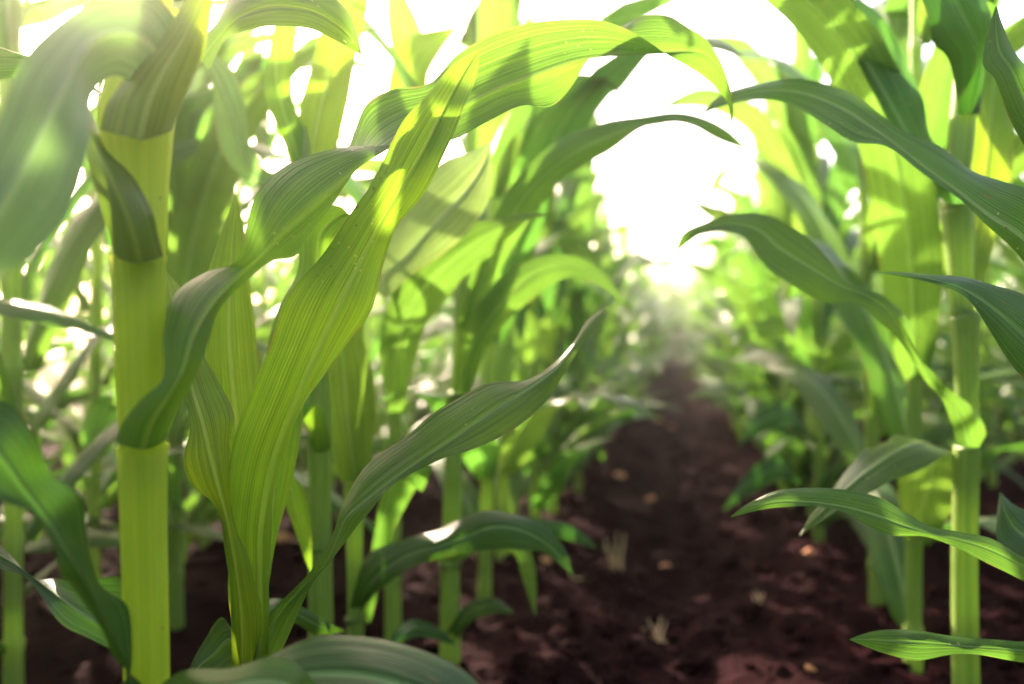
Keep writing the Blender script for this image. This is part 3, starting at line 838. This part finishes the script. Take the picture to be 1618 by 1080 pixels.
p6 = root(1700, .60, 'corn plant whose leaves reach in from the right edge of the photo')
tstalk(p6, 'stalk', M_STALK, [(1712, 1600, .60, 28), (1708, 1300, .60, 27), (1704, 1040, .60, 26), (1702, 920, .60, 26), (1700, 700, .60, 25), (1700, 560, .60, 25), (1700, 400, .60, 24), (1700, 150, .60, 22), (1702, -200, .60, 18), (1704, -500, .60, 12), (1706, -700, .60, 5)])
tleaf(p6, M_LEAF, [
 (1702, 480, .585, 1680, 490, 1, 1724, 475, 1),
 (1660, 420, .57, 1640, 440, .5, 1685, 370, 1),
 (1610, 372, .575, 1596, 388, .3, 1632, 306, 1.5),
 (1560, 340, .59, 1552, 350, 0, 1584, 285, 1.6),
 (1512, 302, .61, 1504, 308, -.2, 1534, 264, 1.6),
 (1462, 266, .63, 1452, 268, -.4, 1482, 234, 1.4),
 (1412, 226, .65, 1398, 228, -.4, 1432, 208, 1.0),
 (1372, 196, .67, 1345, 222, -.2, 1388, 176, .8),
 (1330, 170, .69, 1302, 198, 0, 1345, 145, 1),
 (1280, 150, .71, 1262, 170, 0, 1290, 130, 1),
 (1232, 142, .73, 1222, 157, 0, 1236, 127, .8),
 (1185, 146, .75, 1176, 160, 0, 1182, 133, .6),
 (1140, 162, .77, 1136, 170, 0, 1136, 152, .4),
 (1112, 178, .78, 1112, 180, 0, 1111, 177, 0)], rip=.0014)
tleaf(p6, M_BLUE, [
 (1702, 640, .57, 1680, 640, 1, 1724, 640, 1),
 (1662, 575, .545, 1655, 625, 0, 1672, 500, 1.5),
 (1615, 524, .54, 1612, 590, -.4, 1622, 464, 1.8),
 (1565, 482, .54, 1568, 528, -.4, 1572, 449, 1.6),
 (1520, 455, .545, 1528, 474, -.3, 1526, 438, 1.4),
 (1475, 441, .55, 1480, 450, -.1, 1478, 434, .8),
 (1428, 434, .56, 1430, 438, 0, 1428, 430, .3),
 (1388, 430, .565, 1388, 431, 0, 1388, 429, 0)], rip=.001)
tleaf(p6, M_LEAF, [
 (1704, 980, .59, 1685, 990, 1, 1724, 980, 1),
 (1655, 915, .565, 1645, 935, -.2, 1668, 896, 1.2),
 (1610, 890, .555, 1605, 912, -.3, 1622, 880, 1.2),
 (1560, 866, .55, 1556, 888, -.3, 1570, 853, 1),
 (1512, 852, .55, 1506, 862, -.2, 1518, 844, .8),
 (1466, 842, .55, 1458, 847, 0, 1472, 834, .8),
 (1424, 828, .555, 1408, 844, -.3, 1434, 812, 1),
 (1385, 814, .56, 1368, 828, -.3, 1394, 786, 1),
 (1335, 801, .565, 1325, 808, -.2, 1340, 773, 1),
 (1280, 793, .57, 1274, 801, -.2, 1282, 770, .9),
 (1228, 793, .575, 1224, 802, 0, 1226, 775, .6),
 (1188, 803, .58, 1186, 809, 0, 1182, 795, .3),
 (1155, 816, .585, 1155, 817, 0, 1155, 815, 0)], rip=.001, bow=.1)
tleaf(p6, M_LEAF, [
 (1704, 1080, .59, 1685, 1085, 1, 1724, 1080, 1),
 (1655, 1035, .57, 1650, 1055, 0, 1662, 1016, 1),
 (1600, 1026, .56, 1598, 1044, -.2, 1602, 1012, 1),
 (1545, 1022, .555, 1542, 1034, -.2, 1548, 1011, .8),
 (1500, 1018, .555, 1494, 1035, -.2, 1502, 1005, .8),
 (1450, 1014, .555, 1446, 1043, -.2, 1452, 995, .7),
 (1398, 1011, .56, 1396, 1032, -.1, 1400, 994, .4),
 (1365, 1010, .56, 1362, 1019, 0, 1365, 1001, .2),
 (1343, 1010, .565, 1343, 1011, 0, 1343, 1009, 0)], rip=.0008, bow=.1)
tleaf(p6, M_BLUE, [
 (1700, 300, .56, 1680, 300, 0, 1720, 300, 0),
 (1660, 220, .54, 1640, 260, 0, 1680, 180, 1),
 (1622, 160, .53, 1600, 190, 0, 1640, 120, 1),
 (1600, 110, .525, 1572, 126, 0, 1628, 108, .6),
 (1580, 80, .525, 1552, 100, 0, 1604, 82, .6),
 (1574, 45, .525, 1562, 45, 0, 1586, 42, .3),
 (1574, 10, .525, 1573, 10, 0, 1575, 10, 0)], rip=.001)
tleaf(p6, M_BLUE, [
 (1704, 960, .62, 1690, 960, 0, 1720, 960, 0),
 (1660, 870, .64, 1640, 900, 0, 1680, 830, 1),
 (1610, 840, .66, 1580, 862, 0, 1630, 812, 1),
 (1588, 808, .67, 1575, 820, 0, 1600, 796, .6),
 (1580, 778, .68, 1579, 778, 0, 1581, 778, 0)], rip=.001)
extra(p6, [(.70, 20, .65, .075, .5, 2.0, .4), (.83, 165, .6, .075, .3, 1.1, .5), (.95, 10, .55, .07, .3, 1.4, .3)], M_LEAF, 23)

p9 = root(1292, 1.75, 'blurred corn plant whose leaf tips cross the white sky gap from the right')
tstalk(p9, 'stalk', M_STALK, [(1294, 875, 1.75, 9), (1293, 700, 1.75, 8), (1292, 500, 1.75, 7.5), (1291, 320, 1.75, 6.5), (1290, 230, 1.75, 4)], seg=16)
for st in ([(1290, 320, 1.72, 1282, 320, 0, 1299, 318, 0), (1256, 215, 1.7, 1240, 222, 0, 1276, 206, 1), (1220, 135, 1.68, 1204, 148, 0, 1238, 120, 1), (1172, 78, 1.66, 1166, 98, 0, 1176, 62, 1), (1122, 56, 1.65, 1121, 57, 0, 1123, 55, 0)],
           [(1290, 380, 1.72, 1282, 380, 0, 1299, 378, 0), (1240, 262, 1.7, 1222, 268, 0, 1260, 252, 1), (1185, 185, 1.68, 1172, 200, 0, 1198, 168, 1), (1110, 152, 1.66, 1108, 170, 0, 1112, 138, 1), (1034, 172, 1.65, 1034, 173, 0, 1034, 171, 0)],
           [(1290, 460, 1.72, 1282, 460, 0, 1299, 458, 0), (1228, 385, 1.7, 1220, 398, 0, 1238, 368, 1), (1160, 350, 1.68, 1156, 364, 0, 1164, 336, 1), (1118, 332, 1.66, 1114, 340, 0, 1122, 324, .5), (1086, 312, 1.65, 1086, 313, 0, 1086, 311, 0)],
           [(1290, 560, 1.72, 1280, 560, 0, 1300, 558, 0), (1240, 520, 1.7, 1230, 534, 0, 1250, 504, 1), (1180, 530, 1.68, 1176, 544, 0, 1186, 514, 1), (1140, 580, 1.66, 1139, 580, 0, 1141, 580, 0)],
           [(1290, 420, 1.76, 1280, 420, 0, 1300, 420, 0), (1320, 320, 1.78, 1302, 316, 0, 1340, 322, 1), (1345, 200, 1.8, 1328, 196, 0, 1366, 204, 1), (1350, 100, 1.8, 1349, 100, 0, 1351, 100, 0)]):
    tleaf(p9, M_LEAF, st, rip=.002)
# ---------------------------------------------------------------- the rest of the rows
ORD = ['first', 'second', 'third', 'fourth', 'fifth', 'sixth', 'seventh', 'eighth', 'ninth', 'tenth', 'eleventh', 'twelfth', 'thirteenth', 'fourteenth', 'fifteenth', 'sixteenth', 'seventeenth', 'eighteenth', 'nineteenth', 'twentieth']
rp = np.random.default_rng(77)
spots = []       # (x, y, row)
def in_view(x, y):
    d = x * CF.x + y * CF.y; c = x * CR.x + y * CR.y
    return d > .3 and abs(c) < d * .66 + .45
def size_at(x, y):
    return (.86 if x < -.6 else 1) * float(np.interp(math.hypot(x, y), (1.4, 3.4, 6.0, 15.5, 17.0), (1.0, .76, .84, .92, 1.35)))
def hero_near(x, y):
    return any(math.hypot(x - q.location.x, y - q.location.y) < .13 for q in HERO)
for st in ([(1292, 800, 1.74, 1284, 800, 0, 1300, 800, 0), (1240, 742, 1.7, 1236, 722, 1, 1246, 758, 0), (1185, 762, 1.66, 1184, 744, 1, 1188, 780, 0), (1142, 806, 1.64, 1141, 806, 0, 1143, 806, 0)],
           [(1294, 780, 1.72, 1286, 780, 0, 1302, 780, 0), (1335, 728, 1.62, 1334, 708, 1, 1338, 746, 0), (1395, 735, 1.52, 1394, 714, 1, 1392, 756, 0), (1440, 780, 1.46, 1439, 780, 0, 1441, 780, 0)],
           [(1294, 830, 1.74, 1286, 830, 0, 1302, 830, 0), (1330, 800, 1.6, 1322, 784, 1, 1336, 818, 0), (1385, 850, 1.48, 1392, 830, 1, 1372, 868, 0), (1425, 920, 1.4, 1424, 920, 0, 1426, 920, 0)],
           [(1292, 700, 1.74, 1284, 700, 0, 1300, 700, 0), (1255, 655, 1.7, 1248, 636, 1, 1262, 672, 0), (1205, 665, 1.66, 1202, 648, 1, 1208, 682, 0), (1165, 705, 1.64, 1164, 705, 0, 1166, 705, 0)]):
    tleaf(p9, M_BLUE, st, rip=.002)
HERO = [p1, p2, p3, p4, p5, p6, p7, p8, p9]
YMAX = 17.0
FIXED = [(.322, 1.19, 1.75, 'green-stalked corn plant right behind the straight pale stalk at the right side'),
         (.335, 1.45, 1.95, 'third stalk back in the row on the right of the path, catching small sun spots'),
         (-.324, 1.34, 1.9, 'slim stalk just beyond the plant with the long arch over the path, left row'),
         (-.333, 1.53, 5.0, 'thin paired stalk at the left edge of the soil path, under the blurred leaves'),
         (-.815, .854, 1.6, 'blurred stalk at the left edge of the photo, beyond the thick yellow one'),
         (-.797, 1.16, 2.0, 'blurred small stalk between the thick yellow stalk and the bright young plant'),
         (-.93, .66, 5.7, 'blurred corn plant at the far left, behind the dark drooping leaf')]
for row in range(-3, 5):
    x0 = (row - .5) * ROW if row <= 0 else (row - .5) * ROW
    y = .25 + rp.uniform(0, .1)
    while y < YMAX:
        y += rp.uniform(.125, .21)
        x = x0 + rp.normal(0, .025)
        if row in (0, 1) and y < (1.68 if row == 0 else 1.58): continue
        if any(math.hypot(x - a[0], y - a[1]) < .12 for a in FIXED): continue
        if in_view(x, y) and not hero_near(x, y): spots.append((x, y, row))
# rank by how large it shows: rows beside the path first, hidden rows later
def rank(s):
    x, y, row = s
    d = math.hypot(x, y); back = abs(row - .5) - .5
    return d * (1 + .55 * back)
spots.sort(key=rank)
near, far = spots[:288], spots[288:]
cnt = {}
for i, (x, y, row) in enumerate(sorted(near, key=lambda s: s[1])):
    d = math.hypot(x, y); side = 'left' if row <= 0 else 'right'
    k = cnt.get(row, 0); cnt[row] = k + 1
    if row in (0, 1):
        if k < 12:
            lab = f'{ORD[k + (8 if row == 0 else 4)]} corn plant from the camera in the row {side} of the soil path'
            grp = f'corn plants lining the {side} side of the path'
        else:
            lab = f'far, strongly blurred corn plant near the vanishing point, {side} side of the path'
            grp = f'far corn plants lining the {side} side of the path'
    elif row in (-1, 2):
        if k < 8:
            lab = f'{ORD[k + (3 if row == -1 else 0)]} corn plant from the camera in the second row {side} of the path'
            grp = f'corn plants in the second row to the {side}'
        else:
            lab = f'far plant in the second row of corn to the {side}, glimpsed through the first row'
            grp = f'far corn plants in the second row to the {side}'
    else:
        lab = f'blurred corn plant in the rows well behind the {side} second row'
        grp = f'corn plants deep in the field on the {side}'
    res = 0 if d < 1.5 else (1 if d < 3.6 else 2)
    rot = rp.normal(0, .5) + (math.pi if rp.random() < .5 else 0)
    if row in (0, 1): rot = rp.normal(0, .30) + math.pi * (rp.integers(2) + .5)
    put_plant(x, y, rot, rp.uniform(.92, 1.06) * size_at(x, y), int(rp.integers(0, 9)) + (20 if res == 2 else 0), res, lab, grp)
for k, (x, y, rot, lab) in enumerate(FIXED):
    put_plant(x, y, rot, .97, 3 + k % 6, 0 if k < 6 else 1, lab, 'corn plants a step behind the sharp ones')
fb = Bag(); fg = []
for s in range(4):
    b = Bag()
    for k, v, f, u in plant_geo(60 + s, 2): b.add(v, f, u, 0 if k == 'leaf' else 1)
    fg.append((np.concatenate(b.V), np.concatenate(b.F), np.concatenate(b.U), np.concatenate(b.M)))
for row in range(-4, 5):        # the same field goes on beside and behind the camera
    y = -4.5
    while y < .9:
        y += rp.uniform(.16, .26); x = (row - .5) * ROW + rp.normal(0, .02)
        if y < -.12 or not in_view(x, y - .25) and abs(x) > .5: 
            if not in_view(x, y): far.append((x, y, row))
far += [(rp.uniform(-5, 4.5), rp.uniform(16.8, 20.5), 9) for _ in range(360)]
for x, y, row in far:
    V, Fc, U, Mi = fg[int(rp.integers(4))]
    a = rp.uniform(0, 6.28); sc = rp.uniform(.9, 1.08) * size_at(x, y)
    R = np.array([[math.cos(a), math.sin(a), 0], [-math.sin(a), math.cos(a), 0], [0, 0, 1]]) * sc
    fb.V.append(V @ R + np.array([x, y, soil_h(x, y)])); fb.F.append(Fc + fb.n); fb.U.append(U); fb.M.append(Mi); fb.n += len(V)
ff = link('corn_field', fb.mesh('corn_field', [M_LEAF, M_STALK])); ff['kind'] = 'stuff'
ff['label'] = 'distant mass of corn merging into the glare at the end of the rows'; ff['category'] = 'corn field'

# ---------------------------------------------------------------- clods, stones and straw on the path
def lump(rng, r, flat=.6, n=10):
    th = np.linspace(0, math.pi, n); ph = np.linspace(0, 2 * math.pi, 2 * n + 1)
    A = rng.normal(0, 1, (6, 3)); pz = rng.uniform(0, 6, 6)
    D = np.stack([np.sin(th)[:, None] * np.cos(ph)[None], np.sin(th)[:, None] * np.sin(ph)[None], np.cos(th)[:, None] * np.ones_like(ph)[None]], -1)
    k = 1 + sum((.13 if i < 3 else .08) * np.sin(D @ A[i] * (1.2 + 1.3 * i) + pz[i]) for i in range(6))
    V = D * k[..., None] * np.array([1, rng.uniform(.7, 1), flat]) * r
    U = np.zeros((V.size // 3, 2))
    return V.reshape(-1, 3), grid_faces(n, 2 * n + 1), U
def ground_at(px, py):
    d = CAM_H * F / (py - 540); q = at(px, 540, d); z = soil_h(q[0], q[1])
    d = (CAM_H - z) * F / (py - 540); q = at(px, 540, d); return (q[0], q[1], soil_h(q[0], q[1]))
cr = np.random.default_rng(9)
def clod(px, py, r, mat, name, cat, label, group, flat=.6):
    r *= 1.15 if mat is M_BRICK else 1.25
    v, f, u = lump(cr, r, flat, 14)
    o = link(name, mesh_from(name, v, f, u, [mat])); x, y, z = ground_at(px, py)
    o.location = (x, y, z + r * flat * .12); o.rotation_euler = (0, 0, cr.uniform(0, 6))
    o['label'] = label; o['category'] = cat
    if group: o['group'] = group
for a in [(976, 752, .018, 'round orange stone coloured sun-bright on the left edge of the path'),
          (1028, 790, .020, 'long reddish stone on the path, nearer than the round orange one'),
          (1040, 668, .022, 'left one of two small pinkish stones far along the path'),
          (1062, 672, .024, 'right one of two small pinkish stones far along the path'),
          (1050, 912, .011, 'small pale pink stone beside the dry straw tuft on the path'),
          (862, 885, .011, 'small orange stone under the drooping blue-green leaf'),
          (950, 715, .014, 'small orange stone at the foot of the left corn row'),
          (1278, 868, .010, 'tan stone at the foot of a blurred stalk in the right row'),
          (1280, 1062, .006, 'tiny pink stone at the bottom edge of the path'),
          (440, 868, .020, 'flat brick-red stone behind the bright young plant'),]:
    clod(a[0], a[1], a[2], M_BRICK, 'stone', 'stone', a[3], 'reddish stones on the soil', .55)
for a in [(960, 1000, .026, 'large grey-brown soil clod beside the bottom of the path'),
          (905, 1035, .022, 'soil clod left of the largest one near the bottom'),
          (1100, 1050, .020, 'dark soil clod at the bottom middle of the path'),
          (1190, 985, .018, 'dark soil clod at the right of the path bottom'),
          (985, 1062, .016, 'soil clod in front of the largest one'),
          (1045, 850, .020, 'soil clod behind the straw tuft'),
          (905, 1000, .014, 'small soil clod below the drooping leaf tip')]:
    clod(a[0], a[1], a[2], M_CLOD, 'soil_clod', 'soil clod', a[3], 'clods on the path', .6)
cb = Bag()
for i in range(4200):
    x = cr.uniform(-1.6, 1.3); y = .5 + 4.2 * cr.random() ** 1.3; r = .0035 + .011 * cr.random() ** 3
    v, f, u = lump(cr, r, .7, 6); cb.add(v + np.array([x, y, soil_h(x, y) + r * .3]), f, u)
o = link('soil_crumbs', cb.mesh('soil_crumbs', [M_SOIL], smooth=False)); o['kind'] = 'stuff'
o['label'] = 'loose dark crumbs of soil strewn over the ground'; o['category'] = 'soil'
def straw(px, py, n, hgt, spread, label):
    b = Bag(); x, y, z = ground_at(px, py)
    for i in range(n):
        a = cr.uniform(0, 6.28); t = cr.uniform(.1, 1) * spread; L_ = hgt * cr.uniform(.6, 1.1)
        s = np.linspace(0, 1, 6)[:, None]; d = np.array([math.sin(t) * math.cos(a), math.sin(t) * math.sin(a), math.cos(t)])
        P = np.array([cr.normal(0, .004), cr.normal(0, .004), -.005]) + d * s * L_ + np.array([0, 0, -.15]) * (s ** 2) * L_ * t
        v, f, u = tube(P, np.linspace(.0024, .0008, 6), 6); b.add(v, f, u)
    o = link('straw_tuft', b.mesh('straw_tuft', [M_STRAW])); o.location = (x, y, z)
    o['label'] = label; o['category'] = 'straw tuft'; o['group'] = 'dry straw on the path'
straw(975, 915, 12, .085, .62, 'upright tuft of dry straw in the middle of the path')
straw(1035, 1020, 8, .045, 1.35, 'flattened wisps of dry straw near the bottom of the path')
straw(1200, 955, 5, .03, 1.4, 'few dark straw wisps at the right edge of the path')
straw(905, 910, 5, .04, 1.4, 'dry straw lying under the drooping leaves by the left row')

# ---------------------------------------------------------------- haze added for the veil of flare around the low sun
def haze_box():
    x0, x1, y0, y1, z0, z1 = -920, 920, -920, 920, -1.2, 2.1
    v = [(x, y, z) for z in (z0, z1) for y in (y0, y1) for x in (x0, x1)]
    f = [(0, 2, 3, 1), (4, 5, 7, 6), (0, 1, 5, 4), (2, 6, 7, 3), (0, 4, 6, 2), (1, 3, 7, 5)]
    m, n, N, L = nodes_of('haze')
    out = N.new('ShaderNodeOutputMaterial'); pv = N.new('ShaderNodeVolumePrincipled')
    pv.inputs['Density'].default_value = .015; pv.inputs['Anisotropy'].default_value = .88
    pv.inputs['Color'].default_value = (1, .95, .82, 1)
    L.new(pv.outputs[0], out.inputs['Volume'])
    o = link('haze', mesh_from('haze', v, f, None, [m], smooth=False)); o['kind'] = 'stuff'
    o['label'] = 'thin warm haze added for the flare glow of the low sun'; o['category'] = 'haze'
haze_box()
